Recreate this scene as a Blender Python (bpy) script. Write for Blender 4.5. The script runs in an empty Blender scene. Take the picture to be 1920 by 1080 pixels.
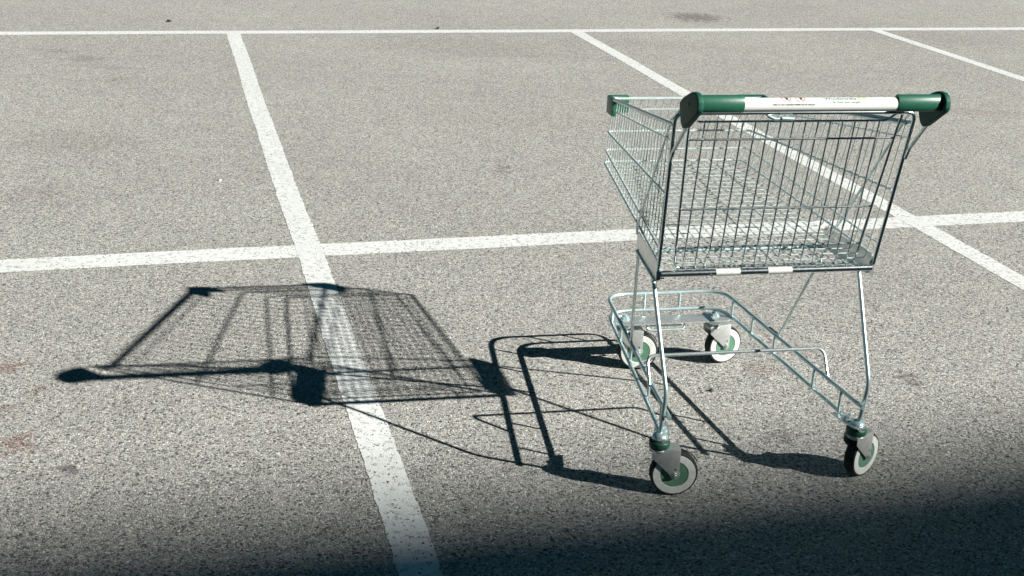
import bpy, bmesh, math, random
from mathutils import Vector, Matrix
random.seed(7)
SC = bpy.context.scene
COL = SC.collection
R = math.radians

# ------------------------------------------------------------------ camera
FPX, PITCH, ROLL, CAMH = 2368.14, 0.36365, 0.04225, 1.645
cam_d = bpy.data.cameras.new('camera'); cam = bpy.data.objects.new('camera', cam_d); COL.objects.link(cam)
cam_d.sensor_width = 36.0; cam_d.lens = FPX / 1920 * 36.0; cam_d.clip_start = 0.05; cam_d.clip_end = 3000
fw = Vector((0, math.cos(PITCH), -math.sin(PITCH))); rt = Vector((1, 0, 0)); up = rt.cross(fw)
r2 = math.cos(ROLL) * rt + math.sin(ROLL) * up; u2 = -math.sin(ROLL) * rt + math.cos(ROLL) * up
M = Matrix((r2, u2, -fw)).transposed().to_4x4(); M.translation = Vector((0, 0, CAMH))
cam.matrix_world = M
SC.camera = cam

# ------------------------------------------------------------------ sky, sun, exposure
SUN_AZ, SUN_EL = R(-20.61), R(29.88)          # azimuth measured from +X
sdir = Vector((math.cos(SUN_AZ) * math.cos(SUN_EL), math.sin(SUN_AZ) * math.cos(SUN_EL), math.sin(SUN_EL)))
W = bpy.data.worlds.new('World'); SC.world = W; W.use_nodes = True
nt = W.node_tree; nt.nodes.clear()
wo = nt.nodes.new('ShaderNodeOutputWorld'); bg = nt.nodes.new('ShaderNodeBackground')
sk = nt.nodes.new('ShaderNodeTexSky'); sk.sky_type = 'NISHITA'; sk.sun_disc = False
sk.sun_elevation = SUN_EL; sk.sun_rotation = math.pi / 2 - SUN_AZ
sk.air_density = 1.0; sk.dust_density = 0.6; sk.ozone_density = 1.5
tn = nt.nodes.new('ShaderNodeMix'); tn.data_type = 'RGBA'; tn.blend_type = 'MULTIPLY'; tn.inputs[0].default_value = 1.0
tn.inputs[7].default_value = (0.045, 0.19, 0.21, 1)
nt.links.new(sk.outputs[0], tn.inputs[6]); nt.links.new(tn.outputs[2], bg.inputs[0])
bg.inputs[1].default_value = 0.05
nt.links.new(bg.outputs[0], wo.inputs[0])
sl = bpy.data.lights.new('sun', 'SUN'); sun = bpy.data.objects.new('sun', sl); COL.objects.link(sun)
sl.energy = 5.0; sl.angle = R(0.53); sl.color = (1.0, 0.98, 0.918)
sun.rotation_euler = sdir.to_track_quat('Z', 'Y').to_euler()
SC.view_settings.view_transform = 'Standard'; SC.view_settings.look = 'None'
SC.view_settings.exposure = 0.98; SC.view_settings.gamma = 1.0

# ------------------------------------------------------------------ node helpers
class NB:
    def __init__(s, name):
        s.m = bpy.data.materials.new(name); s.m.use_nodes = True
        s.t = s.m.node_tree; s.p = s.t.nodes['Principled BSDF']; s.o = s.t.nodes['Material Output']
    def n(s, typ, **kw):
        nd = s.t.nodes.new(typ)
        for k, v in kw.items(): setattr(nd, k, v)
        return nd
    def l(s, a, b): s.t.links.new(a, b)
    def coord(s, kind='Object'):
        return s.n('ShaderNodeTexCoord').outputs[kind]
    def noise(s, vec, scale, detail=2, rough=.5):
        nd = s.n('ShaderNodeTexNoise'); s.l(vec, nd.inputs['Vector'])
        nd.inputs['Scale'].default_value = scale; nd.inputs['Detail'].default_value = detail; nd.inputs['Roughness'].default_value = rough
        return nd.outputs['Fac']
    def vor(s, vec, scale, feat='F1', out='Color', rnd=1.0):
        nd = s.n('ShaderNodeTexVoronoi', feature=feat); s.l(vec, nd.inputs['Vector'])
        nd.inputs['Scale'].default_value = scale; nd.inputs['Randomness'].default_value = rnd
        return nd.outputs[out]
    def ramp(s, fac, stops):
        nd = s.n('ShaderNodeValToRGB'); s.l(fac, nd.inputs[0]); e = nd.color_ramp.elements
        while len(e) < len(stops): e.new(0.5)
        for i, (p, c) in enumerate(stops):
            e[i].position = p; e[i].color = (c, c, c, 1) if isinstance(c, (int, float)) else (*c, 1)
        return nd.outputs[0]
    def math(s, op, a, b=None, c=None, clamp=False):
        nd = s.n('ShaderNodeMath', operation=op); nd.use_clamp = clamp
        for i, v in enumerate((a, b, c)):
            if v is None: continue
            if isinstance(v, (int, float)): nd.inputs[i].default_value = v
            else: s.l(v, nd.inputs[i])
        return nd.outputs[0]
    def mix(s, fac, a, b, mode='MIX'):
        nd = s.n('ShaderNodeMix', data_type='RGBA', blend_type=mode)
        if isinstance(fac, (int, float)): nd.inputs[0].default_value = fac
        else: s.l(fac, nd.inputs[0])
        for i, v in ((6, a), (7, b)):
            if isinstance(v, tuple): nd.inputs[i].default_value = (*v, 1)
            else: s.l(v, nd.inputs[i])
        return nd.outputs[2]
    def sep(s, col):
        nd = s.n('ShaderNodeSeparateColor'); s.l(col, nd.inputs[0]); return nd.outputs
    def bump(s, h, strength, dist):
        nd = s.n('ShaderNodeBump'); s.l(h, nd.inputs['Height']); nd.inputs['Strength'].default_value = strength; nd.inputs['Distance'].default_value = dist
        s.l(nd.outputs[0], s.p.inputs['Normal'])

def aggregate(b):
    """height and colour of the stone aggregate at this point of the ground (shared by asphalt and paint)"""
    v = b.coord('Object')
    wob = b.n('ShaderNodeTexNoise'); b.l(v, wob.inputs['Vector']); wob.inputs['Scale'].default_value = 90
    vm = b.n('ShaderNodeVectorMath', operation='MULTIPLY_ADD'); b.l(wob.outputs['Color'], vm.inputs[0]); vm.inputs[1].default_value = (.006, .006, 0); b.l(v, vm.inputs[2])
    vv = vm.outputs[0]
    cell = b.sep(b.vor(vv, 185))
    dist = b.vor(vv, 185, out='Distance')
    edge = b.vor(vv, 185, feat='DISTANCE_TO_EDGE', out='Distance')
    fine = b.noise(v, 420, 2)
    return v, vv, cell, dist, edge, fine

# ------------------------------------------------------------------ ground material
def mat_asphalt():
    b = NB('asphalt')
    v, vv, cell, dist, edge, fine = aggregate(b)
    stone = b.ramp(cell[0], [(0.0, (.20, .20, .20)), (.14, (.34, .338, .325)), (.5, (.435, .432, .408)), (.82, (.53, .525, .50)), (1.0, (.74, .735, .70))])
    warm = b.ramp(cell[1], [(0.0, (1.05, .99, .92)), (.3, (1.01, 1.0, .985)), (1.0, (.98, 1.0, 1.015))])
    c = b.mix(1.0, stone, warm, 'MULTIPLY')
    fn = b.ramp(fine, [(.3, .70), (.7, 1.28)])
    c = b.mix(1.0, c, fn, 'MULTIPLY')
    # bitumen in the gaps between the stones
    gap = b.ramp(edge, [(0.0, 1.0), (.05, .75), (.11, 0.0)])
    gap = b.math('MULTIPLY', gap, b.ramp(b.noise(v, 130, 2), [(.36, .35), (.58, 1.0)]))
    pitn = b.noise(v, 62, 3, .6)
    pit = b.ramp(pitn, [(.59, 0.0), (.64, 1.0)])
    lone = b.ramp(cell[2], [(.915, 0.0), (.93, 1.0)])
    g = b.math('MULTIPLY', gap, .86)
    g = b.math('MAXIMUM', g, b.math('MULTIPLY', pit, .62))
    g = b.math('MAXIMUM', g, b.math('MULTIPLY', lone, .85))
    sp = b.sep(b.vor(vv, 17)); spd = b.vor(vv, 17, out='Distance')
    speck = b.math('MULTIPLY', b.math('GREATER_THAN', sp[0], .72), b.math('LESS_THAN', spd, b.math('MULTIPLY', sp[1], .11)))
    g = b.math('MAXIMUM', g, b.math('MULTIPLY', speck, .95))
    c = b.mix(g, c, (.035, .036, .036))
    # traffic polish and weathering at the scale of metres
    big = b.ramp(b.noise(v, .55, 4, .6), [(.3, (.93, .925, .92)), (.7, (1.07, 1.07, 1.06))])
    c = b.mix(1.0, c, big, 'MULTIPLY')
    mid = b.ramp(b.noise(v, 7, 4, .65), [(.25, (.93, .93, .93)), (.75, (1.07, 1.065, 1.06))])
    c = b.mix(1.0, c, mid, 'MULTIPLY')
    # stains: x, y, rx, ry, colour multiplier, strength
    st = [(1.50, 11.12, .26, .28, (.46, .41, .42), .85), (-1.124, 2.869, .034, .028, (.36, .34, .38), .85), (1.265, 3.667, .036, .05, (.45, .42, .44), .85),
          (-1.32, 3.00, .07, .06, (.72, .54, .51), .75), (-1.51, 3.47, .05, .04, (.72, .54, .51), .75), (-1.37, 3.31, .03, .04, (.74, .60, .58), .7),
          (-1.42, 3.19, .04, .03, (.76, .62, .60), .6), (-3.1, 8.42, .11, .07, (.70, .68, .68), .8), (-2.85, 8.2, .16, .10, (.70, .67, .67), .75), (-2.45, 7.62, .10, .06, (.72, .69, .68), .7), (-2.62, 7.95, .20, .06, (.78, .75, .75), .6),
          (-.076, 5.93, .05, .11, (.68, .66, .65), .8), (.80, 3.69, .05, .06, (.80, .66, .64), .6), (.98, 3.86, .05, .05, (.82, .70, .70), .5),
          (2.8, 7.7, .4, .12, (.84, .76, .73), .5), (2.62, 6.0, .2, .1, (.86, .78, .76), .5), (-2.2, 6.1, .35, .25, (.80, .77, .76), .6),
          (1.02, 3.16, .03, .05, (.70, .60, .57), .6), (.78, 3.22, .05, .05, (.62, .60, .62), .7), (-2.05, 5.2, .2, .2, (.82, .78, .78), .6),
          (3.4, 10.5, .8, .5, (.86, .84, .84), .6), (-.4, 9.3, .9, .35, (.86, .84, .83), .5), (-.2, 1.9, .9, .5, (.88, .84, .85), .5),
          (.0, 9.0, 1.1, .2, (.86, .85, .85), .5), (1.05, 9.6, .8, .25, (.86, .84, .84), .5), (.3, 7.0, 1.2, .3, (.91, .89, .88), .6)]
    nz = b.noise(v, 22, 3, .6)
    for (x, y, rx, ry, col, k) in st:
        mp = b.n('ShaderNodeMapping'); mp.vector_type = 'TEXTURE'; b.l(v, mp.inputs[0])
        mp.inputs['Location'].default_value = (x, y, 0); mp.inputs['Scale'].default_value = (rx, ry, 1)
        ln = b.n('ShaderNodeVectorMath', operation='LENGTH'); b.l(mp.outputs[0], ln.inputs[0])
        d = b.math('ADD', ln.outputs['Value'], b.math('MULTIPLY', b.math('SUBTRACT', nz, .5), 3.6))
        d = b.math('ADD', d, b.math('MULTIPLY', b.math('SUBTRACT', cell[1], .5), .55))
        mk = b.ramp(d, [(.55, 1.0), (1.0, 0.0)])
        c = b.mix(b.math('MULTIPLY', mk, k), c, b.mix(1.0, c, col, 'MULTIPLY'))
    b.l(c, b.p.inputs['Base Color'])
    b.p.inputs['Roughness'].default_value = .82; b.p.inputs['Specular IOR Level'].default_value = .2
    dome = b.math('SUBTRACT', 1.0, b.math('MULTIPLY', dist, 1.2))
    h = b.math('ADD', b.math('MULTIPLY', dome, .6), b.math('MULTIPLY', cell[1], .55))
    h = b.math('ADD', h, b.math('MULTIPLY', fine, .5))
    h = b.math('SUBTRACT', h, b.math('MULTIPLY', g, .9))
    b.bump(h, .6, .0032)
    return b.m

def mat_paint(wear):
    b = NB('road_paint')
    v, vv, cell, dist, edge, fine = aggregate(b)
    cl = b.ramp(b.noise(v, 30, 3), [(.3, (.69, .705, .69)), (.7, (.77, .785, .765))])
    cl = b.mix(1.0, cl, b.ramp(b.noise(v, 2.5, 3), [(.3, (.93, .93, .92)), (.7, (1.0, 1.0, 1.0))]), 'MULTIPLY')
    cl = b.mix(1.0, cl, b.ramp(cell[0], [(0, .84), (.5, 1.0)]), 'MULTIPLY')
    b.l(cl, b.p.inputs['Base Color']); b.p.inputs['Roughness'].default_value = .6
    # worn-through spots: the hollows between stones were never covered, some stones lost their paint
    n1 = b.noise(v, 75, 3, .65); n2 = b.noise(v, 6, 3, .6)
    th = b.math('ADD', b.math('MULTIPLY', n1, .8), b.math('MULTIPLY', n2, .35))
    hole = b.math('GREATER_THAN', th, wear)
    gp = b.math('MULTIPLY', b.math('LESS_THAN', edge, .07), b.math('GREATER_THAN', b.noise(v, 48, 2), .585))
    one = b.math('GREATER_THAN', cell[2], .978)
    hole = b.math('MAXIMUM', b.math('MAXIMUM', hole, gp), one)
    al = b.math('SUBTRACT', 1.0, hole)
    b.l(al, b.p.inputs['Alpha'])
    h = b.math('ADD', b.math('MULTIPLY', b.math('SUBTRACT', 1.0, dist), .6), b.math('MULTIPLY', cell[1], .5))
    b.bump(h, .4, .0022)
    return b.m

def mat_metal(name, col, rough, var=.08, bumpy=.0, met=1.0):
    b = NB(name); v = b.coord('Object')
    b.p.inputs['Metallic'].default_value = met
    c = b.mix(b.ramp(b.noise(v, 60, 4, .7), [(.35, 0.0), (.65, 1.0)]), tuple(x * .82 for x in col), col)
    b.l(c, b.p.inputs['Base Color'])
    r = b.math('ADD', rough - var / 2, b.math('MULTIPLY', b.noise(v, 180, 3), var))
    b.l(r, b.p.inputs['Roughness'])
    if bumpy: b.bump(b.noise(v, 250, 2), bumpy, .0006)
    return b.m
def mat_plastic(name, col, rough=.42, dirt=.15, scale=90, spec=.5):
    b = NB(name); v = b.coord('Object')
    d = b.ramp(b.noise(v, scale, 4, .7), [(.3, 1 - dirt), (.7, 1 + dirt * .3)])
    b.l(b.mix(1.0, b.mix(0.0, col, col), d, 'MULTIPLY'), b.p.inputs['Base Color'])
    b.l(b.math('ADD', rough - .05, b.math('MULTIPLY', b.noise(v, 140, 2), .12)), b.p.inputs['Roughness'])
    b.p.inputs['Specular IOR Level'].default_value = spec
    b.bump(b.noise(v, 320, 2), .12, .0006)
    return b.m

ZINC = mat_metal('zinc_plated_wire', (.58, .74, .75), .30, .12, 0, .62)
WIRE = mat_metal('bright_zinc_wire', (.70, .79, .78), .30, .12, 0, .5)
STEEL = mat_metal('polished_wire', (.66, .74, .75), .24, .10)
CHROME = mat_metal('bright_tube', (.74, .82, .82), .24, .10, 0, .80)
SHEET = mat_metal('galvanised_sheet', (.86, .88, .87), .40, .12, .25, .85)
FORKM = mat_metal('worn_pressed_steel', (.60, .62, .61), .46, .14, .3, .7)
GREEN = mat_plastic('green_plastic', (.017, .105, .065), .38, .15)
CAPG = mat_plastic('shaded_cap_green_plastic', (.009, .078, .052), .55, .15, 90, .25)  # same green as the grips, darkened to put the caps' shade in the colour
DGREEN = mat_plastic('dark_green_plastic', (.014, .080, .045), .45, .2)
HUBG = mat_plastic('green_hub_plastic', (.095, .225, .15), .6, .25)
RINGW = mat_plastic('off_white_wheel', (.66, .69, .65), .5, .18, 60)
RUBBER = mat_plastic('grey_black_rubber', (.024, .025, .027), .75, .35, 60, .3)
WHITE = mat_plastic('white_sleeve', (.78, .78, .76), .30, .03, 40)
STICK = mat_plastic('grey_sticker', (.60, .60, .57), .5, .2, 120)
DARK = mat_plastic('black_plastic', (.012, .016, .018), .5, .1)
INK = mat_plastic('dark_ink', (.030, .045, .042), .6, 0)
GINK = mat_plastic('green_ink', (.05, .16, .10), .6, 0)
LINK = mat_plastic('lime_ink', (.46, .56, .30), .6, 0)
RINK = mat_plastic('red_ink', (.62, .07, .05), .6, 0)

# ------------------------------------------------------------------ mesh helpers
class MB:
    """collects shapes and links them as ONE mesh object"""
    def __init__(s): s.v = []; s.f = []; s.sm = []
    def add(s, vs, fs, smooth=True):
        k = len(s.v); s.v += [tuple(p) for p in vs]; s.f += [tuple(i + k for i in f) for f in fs]; s.sm += [smooth] * len(fs)
    def tube(s, pts, r, fillet=0, seg=8, closed=False, cap=True, scale_z=1.0):
        pts = [Vector(p) for p in pts]
        if fillet: pts = fil(pts, fillet, closed)
        n = len(pts); T = []
        for i in range(n):
            if closed: a, b = pts[i - 1], pts[(i + 1) % n]
            else: a, b = pts[max(i - 1, 0)], pts[min(i + 1, n - 1)]
            T.append((b - a).normalized())
        N = T[0].orthogonal().normalized(); vs = []; fs = []
        for i in range(n):
            if i:
                q = T[i - 1].rotation_difference(T[i]); N = (q @ N); N = (N - N.dot(T[i]) * T[i]).normalized()
            B = T[i].cross(N)
            for k in range(seg):
                a = 2 * math.pi * k / seg
                vs.append(pts[i] + r * (math.cos(a) * N + math.sin(a) * B))
        for i in range(n if closed else n - 1):
            j = (i + 1) % n
            for k in range(seg):
                k2 = (k + 1) % seg
                fs.append((i * seg + k, i * seg + k2, j * seg + k2, j * seg + k))
        s.add(vs, fs)
        if cap and not closed:
            s.add(vs[:seg], [tuple(reversed(range(seg)))], False); s.add(vs[-seg:], [tuple(range(seg))], False)
    def lathe(s, prof, o, ax, seg=40, closed_prof=False):
        """prof: list of (radius, height along ax); o origin"""
        o = Vector(o); ax = Vector(ax).normalized(); N = ax.orthogonal().normalized(); B = ax.cross(N)
        vs = []; fs = []; m = len(prof)
        for k in range(seg):
            a = 2 * math.pi * k / seg; d = math.cos(a) * N + math.sin(a) * B
            for (r, h) in prof: vs.append(o + d * r + ax * h)
        for k in range(seg):
            k2 = (k + 1) % seg
            for i in range(m if closed_prof else m - 1):
                i2 = (i + 1) % m
                fs.append((k * m + i, k2 * m + i, k2 * m + i2, k * m + i2))
        s.add(vs, fs)
    def prism(s, poly, o, ux, uy, un, t):
        """polygon (2d) in the plane ux,uy extruded by t along un"""
        o = Vector(o); ux, uy, un = Vector(ux), Vector(uy), Vector(un); n = len(poly)
        a = [o + ux * p[0] + uy * p[1] for p in poly]; b = [p + un * t for p in a]
        fs = [tuple(reversed(range(n))), tuple(range(n, 2 * n))] + [(i, (i + 1) % n, n + (i + 1) % n, n + i) for i in range(n)]
        s.add(a + b, fs, False)
    def box(s, x0, x1, y0, y1, z0, z1):
        s.prism([(x0, y0), (x1, y0), (x1, y1), (x0, y1)], (0, 0, z0), (1, 0, 0), (0, 1, 0), (0, 0, 1), z1 - z0)
    def build(s, name, mat, parent=None, bevel=0, bseg=2, sharp=0):
        me = bpy.data.meshes.new(name); me.from_pydata(s.v, [], s.f)
        me.polygons.foreach_set('use_smooth', s.sm); me.materials.append(mat)
        if bevel:
            bm = bmesh.new(); bm.from_mesh(me); bmesh.ops.remove_doubles(bm, verts=bm.verts, dist=1e-5)
            bmesh.ops.recalc_face_normals(bm, faces=bm.faces)
            ed = [e for e in bm.edges if len(e.link_faces) == 2 and e.calc_face_angle(0) > .5]
            bmesh.ops.bevel(bm, geom=ed, offset=bevel, segments=bseg, affect='EDGES', profile=.6)
            for f in bm.faces: f.smooth = True
            bm.to_mesh(me); bm.free()
            me.set_sharp_from_angle(angle=R(50))
        else:
            bm = bmesh.new(); bm.from_mesh(me); bmesh.ops.recalc_face_normals(bm, faces=bm.faces); bm.to_mesh(me); bm.free()
            if sharp: me.set_sharp_from_angle(angle=R(sharp))
        me.update()
        o = bpy.data.objects.new(name, me); COL.objects.link(o)
        if parent: o.parent = parent
        return o
def fil(pts, rad, closed=False, n=6):
    out = []; m = len(pts)
    for i in range(m):
        if not closed and i in (0, m - 1): out.append(pts[i]); continue
        a, b, c = pts[i - 1], pts[i], pts[(i + 1) % m]
        d1, d2 = (a - b), (c - b); L1, L2 = d1.length, d2.length; d1.normalize(); d2.normalize()
        ang = d1.angle(d2)
        if ang > math.pi - .02: out.append(b); continue
        t = min(rad / math.tan(ang / 2), L1 * .49, L2 * .49)
        p, q = b + d1 * t, b + d2 * t
        for k in range(n + 1):
            u = k / n; out.append((1 - u) ** 2 * p + 2 * u * (1 - u) * b + u * u * q) if True else None
    return out
def tag(o, label=None, cat=None, group=None, kind=None):
    if label: o['label'] = label
    if cat: o['category'] = cat
    if group: o['group'] = group
    if kind: o['kind'] = kind
    return o
def lerp(a, b, t): return tuple(a[i] + (b[i] - a[i]) * t for i in range(len(a)))

# ------------------------------------------------------------------ ground and painted lines
g = MB(); g.add([(-400, -400, 0), (400, -400, 0), (400, 400, 0), (-400, 400, 0)], [(0, 1, 2, 3)], False)
tag(g.build('asphalt', mat_asphalt()), kind='structure')
ANG, OX, OY, BAY, DEP = 0.27647, -0.79853, 4.63388, 2.66196, 4.96646
e1 = Vector((math.cos(ANG), math.sin(ANG), 0)); e2 = Vector((-math.sin(ANG), math.cos(ANG), 0)); O0 = Vector((OX, OY, 0))
def line(p, q, w, z, wear, pts=None):
    """strip of paint on the ground with a slightly ragged edge; p, q in (bay, depth) metres"""
    P, Q = O0 + e1 * p[0] + e2 * p[1], O0 + e1 * q[0] + e2 * q[1]
    d = (Q - P); L = d.length; d.normalize(); n = Vector((-d.y, d.x, 0)); m = MB(); N = int(min(L, 16) / .007)
    vs = []; a = b = 0; off = 0
    for i in range(N + 1):
        t = L * i / N
        a = a * .75 + random.uniform(-.0016, .0016); b = b * .75 + random.uniform(-.0016, .0016)
        j1 = random.uniform(-.001, .001) + (random.random() < .05) * random.uniform(-.005, .002); j2 = random.uniform(-.001, .001) - (random.random() < .05) * random.uniform(-.005, .002)
        off = .004 * math.sin(t * 1.1) + .002 * math.sin(t * 3.3 + 1)
        c = P + d * t + n * off
        vs.append(c + n * (w / 2 + a + j1) + Vector((0, 0, z))); vs.append(c - n * (w / 2 + b - j2) + Vector((0, 0, z)))
    m.add(vs, [(2 * i, 2 * i + 1, 2 * i + 3, 2 * i + 2) for i in range(N)], False)
    o = m.build('parking_line', mat_paint(wear)); tag(o, kind='structure'); return o
line((-12, 0), (14, 0), .142, .0006, .800)
line((-14, DEP), (18, DEP), .13, .0006, .815)
line((0, -5.0), (0, DEP - .03), .101, .0012, .725)
line((BAY, -5.0), (BAY, DEP - .03), .101, .0012, .79)
line((2 * BAY, -5.0), (2 * BAY, DEP - .03), .101, .0012, .81)
line((-BAY, -5.0), (-BAY, DEP - .03), .101, .0012, .80)

# ------------------------------------------------------------------ shopping trolley
TX, TY, TYAW = 0.65938, 2.93302, 0.20944
cart = bpy.data.objects.new('shopping_trolley', None); COL.objects.link(cart)
cart.location = (TX, TY, 0); cart.rotation_euler = (0, 0, TYAW); cart.empty_display_size = .2
tag(cart, 'silver wire shopping trolley with green handle grips standing on the car park', 'shopping trolley')
def part(mb, name, mat, parent=cart, **k): return mb.build(name, mat, parent, **k)
S2 = (-1, 1)

# --- handle
HY, HZ = -.113, 1.048
OT = R(-8); WA, WB, WZ = .0152, .0120, -.0022        # tilt of the oval; half height, half depth and drop of the white sleeve
def oval_pt(t, a, b, dz=0.0):
    y, z = -b * math.cos(t), a * math.sin(t)
    return HY + y * math.cos(OT) - z * math.sin(OT), HZ + dz + y * math.sin(OT) + z * math.cos(OT)
def oval(m, prof, dz=0.0, seg=44):
    """prof: list of (x, half height, half depth)"""
    vs = []; n = len(prof)
    for x, a, b in prof:
        for k in range(seg):
            y, z = oval_pt(2 * math.pi * k / seg, a, b, dz); vs.append((x, y, z))
    fs = [(i * seg + k, i * seg + (k + 1) % seg, (i + 1) * seg + (k + 1) % seg, (i + 1) * seg + k) for i in range(n - 1) for k in range(seg)]
    m.add(vs, fs); m.add(vs[:seg], [tuple(reversed(range(seg)))], False); m.add(vs[-seg:], [tuple(range(seg))], False)
hb = MB(); oval(hb, [(-.190, WA, WB), (.182, WA, WB)], WZ); sleeve = part(hb, 'handle_bar', WHITE)
for a, b in ((-.294, -.190), (.181, .294)):
    m = MB(); oval(m, [(a, .0192, .0132), (a + .003, .0198, .0138), (b - .003, .0198, .0138), (b, .0190, .0130)]); part(m, 'grip', GREEN, sleeve)
CP = [(-.012, 1.029), (-.036, 1.047), (-.083, 1.068), (-.096, 1.0715), (-.116, 1.072), (-.128, 1.067), (-.136, 1.057), (-.138, 1.040), (-.134, 1.032), (-.122, 1.023), (-.066, .983), (-.056, .978), (-.046, .977), (-.037, .983), (-.030, .990)]
for s in S2:
    m = MB(); m.prism(CP, (s * .290 if s > 0 else s * .290 - .0145, 0, 0), (0, 1, 0), (0, 0, 1), (1, 0, 0), .0145)
    c = part(m, 'end_cap', CAPG, sleeve, bevel=.0040, bseg=3)
    m = MB(); m.lathe([(0, .0012), (.0042, .0012), (.0046, .0), (.0046, -.002)], (s * .3042, -.078, 1.040), (s, 0, 0), 16); part(m, 'screw', DARK, c)
# lettering wrapped round the white sleeve
def wrap_text(txt, x0, x1, elev, h, mat, name, shear=0.0, arc=None):
    cu = bpy.data.curves.new('t', 'FONT'); cu.body = txt; cu.size = 1.0; cu.shear = shear; cu.resolution_u = 3; cu.offset = .018
    ob = bpy.data.objects.new('t', cu); COL.objects.link(ob); bpy.context.view_layer.update()
    me = bpy.data.meshes.new_from_object(ob.evaluated_get(bpy.context.evaluated_depsgraph_get()))
    bpy.data.objects.remove(ob); bpy.data.curves.remove(cu)
    return wrap_mesh(me, x0, x1, elev, h, mat, name)
def wrap_mesh(me, x0, x1, elev, h, mat, name, cuts=7):
    bm = bmesh.new(); bm.from_mesh(me)
    xs = [v.co.x for v in bm.verts]; ys = [v.co.y for v in bm.verts]; a, b, c, d = min(xs), max(xs), min(ys), max(ys)
    for i in range(1, cuts):
        y = c + (d - c) * i / cuts
        bmesh.ops.bisect_plane(bm, geom=bm.verts[:] + bm.edges[:] + bm.faces[:], plane_co=(0, y, 0), plane_no=(0, 1, 0))
    rr = WA
    for v in bm.verts:
        x = x0 + (v.co.x - a) / (b - a) * (x1 - x0); th = elev + ((v.co.y - c) / (d - c) - .5) * h / rr
        y_, z_ = oval_pt(th, WA + .00035, WB + .00035, WZ); v.co = (x, y_, z_)
    bm.to_mesh(me); bm.free(); me.materials.clear(); me.materials.append(mat); me.name = name
    o = bpy.data.objects.new(name, me); COL.objects.link(o); o.parent = sleeve; return o
wrap_text('STRICTLY NO CHILDREN PERMITTED IN TROLLEY', -.1245, -.0225, R(2), .0036, INK, 'lettering')
wrap_text('The fresh food people', .015, .086, R(20), .0078, GINK, 'lettering', .35)
wrap_text('Woolworths', .000, .078, R(58), .0088, GINK, 'lettering')
def ring_mesh(kind):
    bm = bmesh.new(); n = 36
    def ann(r0, r1):
        A = [bm.verts.new((r0 * math.cos(2 * math.pi * i / n), r0 * math.sin(2 * math.pi * i / n), 0)) for i in range(n)]
        B = [bm.verts.new((r1 * math.cos(2 * math.pi * i / n), r1 * math.sin(2 * math.pi * i / n), 0)) for i in range(n)]
        for i in range(n): bm.faces.new((A[i], B[i], B[(i + 1) % n], A[(i + 1) % n]))
    def q(*p): bm.faces.new([bm.verts.new((x, y, 0)) for x, y in p])
    if kind == 'ban':
        ann(.86, 1.0); q((-.66, .54), (.54, -.66), (.64, -.56), (-.56, .64))
    elif kind == 'icon':
        q((-.2, -.05), (.2, -.05), (.28, .3), (-.28, .3)); q((-.16, -.5), (-.04, -.5), (-.04, -.05), (-.16, -.05)); q((.04, -.5), (.16, -.5), (.16, -.05), (.04, -.05))
        q((-.12, .38), (.12, .38), (.12, .6), (-.12, .6)); q((-.5, -.25), (-.3, -.25), (-.25, -.15), (-.5, -.15))
    else:
        ann(.30, .62); ann(.72, 1.0)
    me = bpy.data.meshes.new(kind); bm.to_mesh(me); bm.free(); return me
for cx in (-.091, -.057):
    wrap_mesh(ring_mesh('ban'), cx - .0115, cx + .0115, R(64), .023, RINK, 'warning_sign', 16)
    wrap_mesh(ring_mesh('icon'), cx - .006, cx + .006, R(64), .014, INK, 'warning_sign', 10)
wrap_mesh(ring_mesh('apple'), .081, .102, R(66), .020, LINK, 'emblem', 16)

# --- handle arms: from the cap down to the upright of the rear frame
for s in S2:
    m = MB(); m.tube([(s * .297, -.070, .996), (s * .3005, .0085, .909), (s * .301, .0225, .880)], .0048, .02, 10)
    part(m, 'handle_arm', CHROME)

# --- rear frame (closed rectangle of tube) and the thick bottom crossbar
m = MB(); m.tube([(-.288, .079, .585), (-.303, .010, .998), (.303, .010, .998), (.288, .079, .585)], .0048, .024, 12); part(m, 'rear_frame', STEEL)
m = MB(); m.tube([(-.284, .072, .578), (.280, .072, .578)], .0082, seg=24); cb = part(m, 'crossbar', STEEL)
for a, b in ((-.141, -.077), (-.003, .062)):
    m = MB(); m.tube([(a, .072, .578), (b, .072, .578)], .0088, seg=24); part(m, 'sticker', STICK, cb)

# --- basket rails: rim and four side rails, each one bent rod running left side > front > right side
def rail(name, rr, ff, r, fr=.022, mat=WIRE, rend=0.0):
    a = lerp(rr, ff, rend)
    m = MB(); m.tube([(-a[0], a[1], a[2]), (-ff[0], ff[1], ff[2]), (ff[0], ff[1], ff[2]), (a[0], a[1], a[2])], r, fr, 10); return part(m, name, mat)
RIM = ((.3035, .0145, .970), (.234, .786, .860)); RL1 = ((.302, .029, .930), (.233, .793, .826))
RL2 = ((.295, .053, .791), (.225, .837, .749)); RL3 = ((.291, .080, .643), (.226, .842, .692)); RL4 = ((.288, .088, .607), (.221, .866, .648))
rail('rim', *RIM, .0052)
m = MB()
for off in (.008,):
    m.tube([(-RIM[0][0] + .009, RIM[0][1] + .02, RIM[0][2] - .006), (-RIM[1][0] + .008, RIM[1][1] - .03, RIM[1][2] - .001)], .0042)
    m.tube([(RIM[0][0] - .009, RIM[0][1] + .02, RIM[0][2] - .006), (RIM[1][0] - .008, RIM[1][1] - .03, RIM[1][2] - .001)], .0042)
part(m, 'rim_strip', WIRE)
rail('side_rail', *RL1, .0023); rail('side_rail', *RL2, .0034); rail('side_rail', *RL3, .0028); rail('side_rail', *RL4, .0034)
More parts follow.
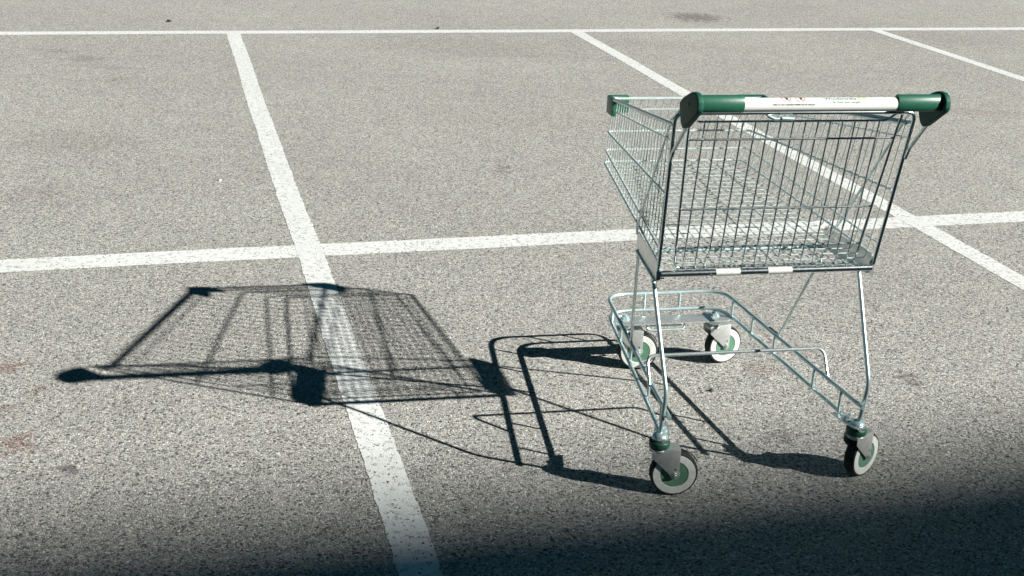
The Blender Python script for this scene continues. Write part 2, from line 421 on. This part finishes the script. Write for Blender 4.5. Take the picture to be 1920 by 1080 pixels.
# floor edges
FLr, FLf = (.270, .090, .588), (.207, .878, .632)
NT = 24
floor_ = MB(); side = {-1: MB(), 1: MB()}
WR = .0016
for i in range(NT):
    t = .03 + .955 * i / (NT - 1)
    top = lerp(RIM[0], RIM[1], t); fl = lerp(FLr, FLf, t); k3 = lerp(RL4[0], RL4[1], t)
    for s in S2:
        path = [Vector((s * (top[0] - .0045), top[1], top[2] + .002)), Vector((s * (k3[0] - .003), k3[1], k3[2])), Vector((s * (fl[0] + .012), fl[1] + .002, fl[2])), Vector((s * (fl[0] - .03), fl[1] + .002, fl[2]))]
        side[s].tube(path, WR, .022, 5, cap=False)
    floor_.tube([(-fl[0] + .03, fl[1] + .002, fl[2]), (fl[0] - .03, fl[1] + .002, fl[2])], WR, 0, 5, cap=False)
for s in S2: part(side[s], 'side_panel', WIRE)
front = MB(); NL_ = 19
for j in range(NL_):
    u = -1 + 2 * (j + 1) / (NL_ + 1)
    p0 = Vector((u * RIM[1][0], RIM[1][1] + .004, RIM[1][2])); p1 = Vector((u * RL2[1][0], RL2[1][1] + .003, RL2[1][2])); p2 = Vector((u * FLf[0], FLf[1] + .006, FLf[2] - .002))
    r_ = lerp(FLf, FLr, .09); p3 = Vector((u * r_[0], r_[1], r_[2] - .0026)); p4 = Vector((u * FLr[0], FLr[1] - .014, FLr[2] - .0026))
    front.tube([p0, p1, p2, p3], WR, .03, 5, cap=False); floor_.tube([p3, p4], WR, 0, 5, cap=False)
part(front, 'front_panel', WIRE); part(floor_, 'floor_panel', WIRE)
# outer floor wires along both edges
# --- green corner caps at the front of the rim
for s, la, lb in ((-1, .064, .060), (1, .088, .062)):
    X, Y, Z0, Z1 = .244, .798, .817, .869
    poly = [(s * X, Y), (s * X, Y - lb), (s * (X - .014), Y - lb), (s * (X - .012), Y - .015), (s * (X - la), Y - .015), (s * (X - la), Y)]
    m = MB(); m.prism(poly, (0, 0, Z0), (1, 0, 0), (0, 1, 0), (0, 0, 1), Z1 - Z0); part(m, 'corner_cap', GREEN, bevel=.003)

# --- rear gate: frame bars, three rails and fifteen wires in one hinged panel
m = MB()
GT, GB = (.033, .972), (.100, .583)
m.tube([(-.257, .012, .996), (-.240, .033, .972), (.240, .033, .972), (.257, .012, .996)], .0027, .012, 8)
m.tube([(-.268, .010, .992), (-.2645, .020, .955), (-.242, .098, .583), (.242, .098, .583), (.2645, .020, .955), (.268, .010, .992)], .0033, .018, 10)
for w, y, z in ((.261, .027, .930), (.2495, .066, .745), (.2435, .089, .639)): m.tube([(-w, y, z), (w, y, z)], .0026, seg=8)
for k in range(15):
    x = (k - 7) * .0317 - .0005; y0, y1 = GT[0] - .004, GB[0] - .005
    if k in (2, 12):
        sx = -1 if k == 2 else 1
        m.tube([(x, y0, .974), (x * .99, .083, .632), (x * .985, .112, .600), (x + sx * .0, .100, .575), (x - sx * .006, .062, .572)], .0021, .006, 7)
    else: m.tube([(x, y0, .974), (x * .99, y1, .580)], .0021, 0, 7)
gate = part(m, 'rear_gate', STEEL)
m = MB(); m.tube([(-.075, .010, .991), (-.060, .006, .984), (-.040, .006, .984)], .0042, .004, 10); m.tube([(-.043, .004, .986), (-.012, .004, .984)], .0050, 0, 12); part(m, 'hinge_clip', ZINC, gate)

# --- side plates under the basket with their lower rail, side braces
for s in S2:
    m = MB()
    A = [(.084, .563), (.080, .602), (.110, .606), (.326, .606), (.336, .596), (.328, .560)]
    n = len(A); vs = []
    for th in (0, -.0025):
        for (y, z) in A:
            t = (y - .08) / .25; vs.append((s * (.2915 - .023 * t + th), y, z))
    m.add(vs, [tuple(range(n)), tuple(reversed(range(n, 2 * n)))] + [(i, (i + 1) % n, n + (i + 1) % n, n + i) for i in range(n)], False)
    # inward flange and rear tab
    vs = [(s * .2915, .084, .562), (s * .2685, .328, .559), (s * .2465, .328, .559), (s * .2695, .084, .562)]
    vs += [(x, y, z - .0025) for x, y, z in vs]
    m.add(vs, [(0, 1, 2, 3), (7, 6, 5, 4), (0, 4, 5, 1), (1, 5, 6, 2), (2, 6, 7, 3), (3, 7, 4, 0)], False)
    m.prism([(s * .2925, .612), (s * .2925, .545), (s * .283, .560), (s * .276, .588)], (0, .079, 0), (1, 0, 0), (0, 0, 1), (0, 1, 0), .0025)
    pl = part(m, 'side_plate', SHEET)
    m = MB(); m.tube([(s * .2925, .088, .555), (s * .2705, .322, .552)], .0042, seg=10); part(m, 'lower_edge_rod', ZINC, pl)
    m = MB(); m.tube([(s * .292, -.012, 1.022), (s * .299, .045, .975), (s * .298, .062, .950), (s * .286, .285, .632), (s * .279, .300, .606), (s * .274, .312, .606)], .0034, .02, 8); part(m, 'side_brace', STEEL)

# --- legs
for s in S2:
    m = MB(); m.tube([(s * .283, .150, .556), (s * .281, .136, .547), (s * .273, -.018, .292), (s * .273, .003, .160)], .0056, .06, 14); part(m, 'rear_leg', ZINC)
    m = MB(); m.tube([(s * .270, .305, .560), (s * .2245, .448, .232), (s * .216, .50, .2345)], .0044, .012, 12); part(m, 'front_leg', STEEL)
m = MB(); m.tube([(-.268, .307, .5535), (.268, .307, .5535)], .0055, seg=12); part(m, 'under_crossbar', ZINC)

# --- lower frame
m = MB(); m.tube([(-.262, -.028, .2275), (-.193, .838, .2235), (.193, .838, .2235), (.262, -.028, .2275)], .0057, .075, 12); part(m, 'upper_frame_rail', ZINC)
m = MB(); m.tube([(-.268, -.022, .160), (-.190, .828, .1705), (.190, .828, .1705), (.268, -.022, .160)], .0057, .085, 12); lfr = part(m, 'lower_frame_rail', ZINC)
for s in S2:
    for y in (.075, .222, .455, .606, .745):
        if y == .455: continue
        t = (y + .028) / .866; xu = .262 - .069 * t - .004; m = MB()
        m.tube([(s * xu, y, .2275), (s * (xu - .001), y, .166)], .0042, seg=8); part(m, 'strut', ZINC, lfr)
    m = MB(); m.tube([(s * .2185, .46, .2275), (s * .2185, .46, .168)], .0042, seg=8); part(m, 'strut', ZINC, lfr)
for x in (-.066, .050):
    m = MB(); m.tube([(x, .836, .224), (x, .831, .172)], .0042, seg=8); part(m, 'strut', ZINC, lfr)
m = MB(); m.tube([(-.2535, .168, .222), (-.253, .216, .291), (.253, .216, .291), (.2535, .168, .222)], .0048, .026, 12); part(m, 'cross_rod', CHROME)

# front plate carrying the front castors, with bolts and a wire loop
m = MB()
poly = [(-.196, .735), (-.175, .722), (.175, .722), (.196, .735), (.190, .800), (.120, .797), (.110, .785), (-.110, .785), (-.120, .797), (-.190, .800)]
m.prism(poly, (0, 0, .164), (1, 0, 0), (0, 1, 0), (0, 0, 1), .004)
fp = part(m, 'front_plate', SHEET, bevel=.001)
for s in S2:
    m = MB(); m.lathe([(0, .017), (.0055, .017), (.0055, .010), (.0115, .010), (.0115, .003), (.015, .003), (.015, 0)], (s * .147, .765, .168), (0, 0, 1), 6); part(m, 'bolt', ZINC, fp, sharp=30)
m = MB(); m.tube([(-.085, .745, .162), (-.080, .733, .140), (.036, .733, .140), (.042, .745, .162)], .0030, .014, 8)
m.tube([(-.074, .738, .153), (.030, .738, .153)], .0025, seg=6)
part(m, 'wire_loop', ZINC, fp)
# triangular gussets at the rear castors
for s in S2:
    m = MB(); poly = [(s * .286, -.020), (s * .286, .016), (s * .262, .075), (s * .228, .078), (s * .240, .02), (s * .258, -.024)]
    m.prism(poly, (0, 0, .1605), (1, 0, 0), (0, 1, 0), (0, 0, 1), .003); gs = part(m, 'gusset', SHEET, bevel=.0008)
    m = MB(); m.lathe([(0, .014), (.0075, .014), (.0075, .004), (.010, .004), (.010, 0)], (s * .254, .030, .1635), (0, 0, 1), 6); part(m, 'bolt', ZINC, gs, sharp=30)

# --- castors
def castor(x, y, th, trail, rear, guard):
    a = Vector((math.cos(th), math.sin(th), 0)); n = Vector((math.sin(th), -math.cos(th), 0)); zz = Vector((0, 0, 1))
    O = Vector((x, y, 0)); H = O + a * trail + zz * .0625
    m = MB(); hw = .0195; tk = .0022
    for sg in (1, -1):
        o = O + n * (hw * sg) - (n * tk if sg < 0 else Vector())
        prof = [(-.022, .136), (-.020, .112), (trail - .011, .062), (trail - .008, .054), (trail, .051), (trail + .008, .054), (trail + .0105, .062), (trail + .0105, .136)]
        m.prism(prof, o, a, zz, n, tk)
    m.prism([(-.022, -hw), (trail + .0105, -hw), (trail + .0105, hw), (-.022, hw)], O + zz * .1335, a, n, zz, .0026)
    m.lathe([(0, .0), (.0225, .0), (.0245, .005), (.0225, .010), (0, .010)], O + zz * .125, zz, 28)
    c = part(m, 'castor', FORKM, bevel=.0009)
    m = MB()
    m.lathe([(.0555, -.0152), (.0590, -.0148), (.0615, -.0105), (.0625, -.004), (.0625, .004), (.0615, .0105), (.0590, .0148), (.0555, .0152), (.054, .0148), (.054, -.0148)], H, n, 64, True)
    part(m, 'tyre', RUBBER, c, sharp=40)
    m = MB()
    for sg in (1, -1):
        m.lathe([(.0556, sg * .0148), (.0550, sg * .0158), (.0372, sg * .0162), (.0364, sg * .0138), (.030, sg * .0130)], H, n, 56)
    m.lathe([(.0535, -.0148), (.0535, .0148)], H, n, 56)
    part(m, 'wheel_rim', RINGW, c, sharp=25)
    m = MB()
    for sg in (1, -1):
        m.lathe([(.0360, sg * .0136), (.0350, sg * .0152), (.0150, sg * .0142), (.0120, sg * .0170), (0, sg * .0170)], H, n, 48)
    part(m, 'hub', HUBG, c, sharp=25)
    m = MB(); hp = [(0, .0290), (.0040, .0290), (.0046, .0275), (.0046, .0245), (.0080, .0245), (.0080, .0215), (.0035, .0215)]
    m.lathe(hp + [(r_, -h_) for r_, h_ in reversed(hp)], H, n, 6)
    part(m, 'axle_bolt', CHROME, c, sharp=30)
    m = MB(); m.lathe([(0, .0004), (.0026, .0004)], O + a * (trail + .000) + zz * .0800 + n * (hw + tk), n, 12); part(m, 'rivet_hole', DARK, c)
    if rear:
        m = MB(); m.lathe([(.012, .137), (.026, .1365), (.0272, .140), (.0272, .150), (.0255, .1545), (.012, .1555)], O, zz, 36); part(m, 'swivel_ring', DGREEN, c)
        m = MB(); m.lathe([(0, .176), (.008, .176), (.0165, .171), (.0200, .166), (.0215, .1553), (.010, .1550)], O, zz, 32); part(m, 'swivel_cup', ZINC, c)
    else:
        m = MB(); m.lathe([(0, .163), (.0225, .163), (.0240, .158), (.0230, .146), (.019, .137), (0, .1365)], O, zz, 32); part(m, 'swivel_cup', ZINC, c)
    if guard:
        m = MB(); pts = []
        for k in range(9):
            q = R(88 - k * 7.5); pts.append(H + a * (.0665 * math.cos(q)) + zz * (.0665 * math.sin(q) + (.004 if k < 2 else 0)))
        m.tube(pts, .0016, 0, 6); part(m, 'thread_guard', RUBBER, c)
castor(-.273, .000, R(-8), .043, True, True)
castor(.271, .006, R(31), .044, True, False)
castor(-.147, .767, R(-6), .048, False, True)
castor(.147, .771, R(14), .045, False, False)

# ------------------------------------------------------------------ small things lying on the ground
def pebble(x, y, sx, sy, sz, col, name, label, cat, seed, group=None):
    random.seed(seed); bm = bmesh.new(); bmesh.ops.create_icosphere(bm, subdivisions=3, radius=1)
    ph = [random.uniform(0, 6) for _ in range(6)]
    for v in bm.verts:
        k = 1 + .22 * math.sin(3 * v.co.x + ph[0]) * math.cos(4 * v.co.y + ph[1]) + .16 * math.sin(5 * v.co.z + ph[2] + 2 * v.co.x)
        v.co = Vector((v.co.x * k * sx, v.co.y * k * sy, max(v.co.z * k * sz, -sz * .35)))
    me = bpy.data.meshes.new(name); bm.to_mesh(me); bm.free(); me.materials.append(col)
    for p in me.polygons: p.use_smooth = True
    o = bpy.data.objects.new(name, me); COL.objects.link(o); o.location = (x, y, sz * .35); o.rotation_euler = (0, 0, random.uniform(0, 3))
    tag(o, label, cat, group); return o
PB = mat_plastic('dark_stone', (.05, .05, .052), .8, .4); PW = mat_plastic('pale_stone', (.65, .65, .62), .7, .2)
pebble(.622, 3.508, .007, .005, .007, PB, 'pebble', 'small dark pebble on the asphalt under the middle of the trolley', 'pebble', 3)
pebble(-1.352, 5.537, .009, .008, .006, PW, 'pebble', 'tiny white stone left of the tall painted line, above the basket shadow', 'pebble', 5)
pebble(-.665, 9.95, .02, .012, .012, PB, 'pebble', 'tiny dark stone just above the far painted line left of centre', 'pebble', 6)
pebble(-2.72, 9.75, .02, .014, .014, PB, 'pebble', 'tiny dark stone above the far painted line at the left', 'pebble', 8)

# ------------------------------------------------------------------ unseen building added behind the photographer so its roof edge shades the foreground
def shade_building():
    AE = ANG - R(1.2); ux = Vector((math.cos(AE), math.sin(AE), 0)); uy = Vector((-math.sin(AE), math.cos(AE), 0))
    root = bpy.data.objects.new('added_shade_building', None); COL.objects.link(root)
    Hh = 27.0
    # ground point that the roof edge shades half way
    E = Vector((1.1, SHADE_Y, 0)); shd = Vector((-sdir.x, -sdir.y, 0)) / sdir.z
    top = E - shd * Hh
    root.location = (top.x, top.y, 0); root.rotation_euler = (0, 0, AE)
    wallm = NB('dark_brick_wall'); v = wallm.coord('Object'); br = wallm.n('ShaderNodeTexBrick'); mp = wallm.n('ShaderNodeMapping'); mp.inputs['Rotation'].default_value = (R(90), 0, 0)
    wallm.l(v, mp.inputs[0]); wallm.l(mp.outputs[0], br.inputs[0]); br.inputs['Scale'].default_value = 4
    br.inputs['Color1'].default_value = (.03, .032, .034, 1); br.inputs['Color2'].default_value = (.045, .045, .045, 1); br.inputs['Mortar'].default_value = (.05, .05, .05, 1)
    wallm.l(br.outputs[0], wallm.p.inputs['Base Color']); wallm.p.inputs['Roughness'].default_value = .85
    gl = NB('window_glass'); gl.p.inputs['Base Color'].default_value = (.02, .03, .035, 1); gl.p.inputs['Roughness'].default_value = .08
    m = MB(); m.box(-45, 45, -20, -.4, 0, Hh - .8); m.build('wall', wallm.m, root)
    m = MB(); m.box(-45.4, 45.4, -20.4, 0, Hh - .8, Hh); m.build('roof', SHEET, root)
    for lv in range(5):
        for k in range(-9, 10, 3):
            m = MB(); m.box(k * 4.4 - 1.6, k * 4.4 + 1.6, -.41, -.36, 1.2 + lv * 4.6, 3.8 + lv * 4.6); w = m.build('window', gl.m, root)
            m = MB(); zb = 1.2 + lv * 4.6
            for a, b, c, d in ((-1.7, -1.6, zb - .1, zb + 2.7), (1.6, 1.7, zb - .1, zb + 2.7), (-1.6, 1.6, zb - .1, zb), (-1.6, 1.6, zb + 2.6, zb + 2.7)): m.box(k * 4.4 + a, k * 4.4 + b, -.42, -.32, c, d)
            m.build('frame', SHEET, w)
    tag(root, 'unseen tall dark brick building added behind the photographer whose flat roof shades the foreground asphalt', 'building')
SHADE_Y = 3.19
shade_building()
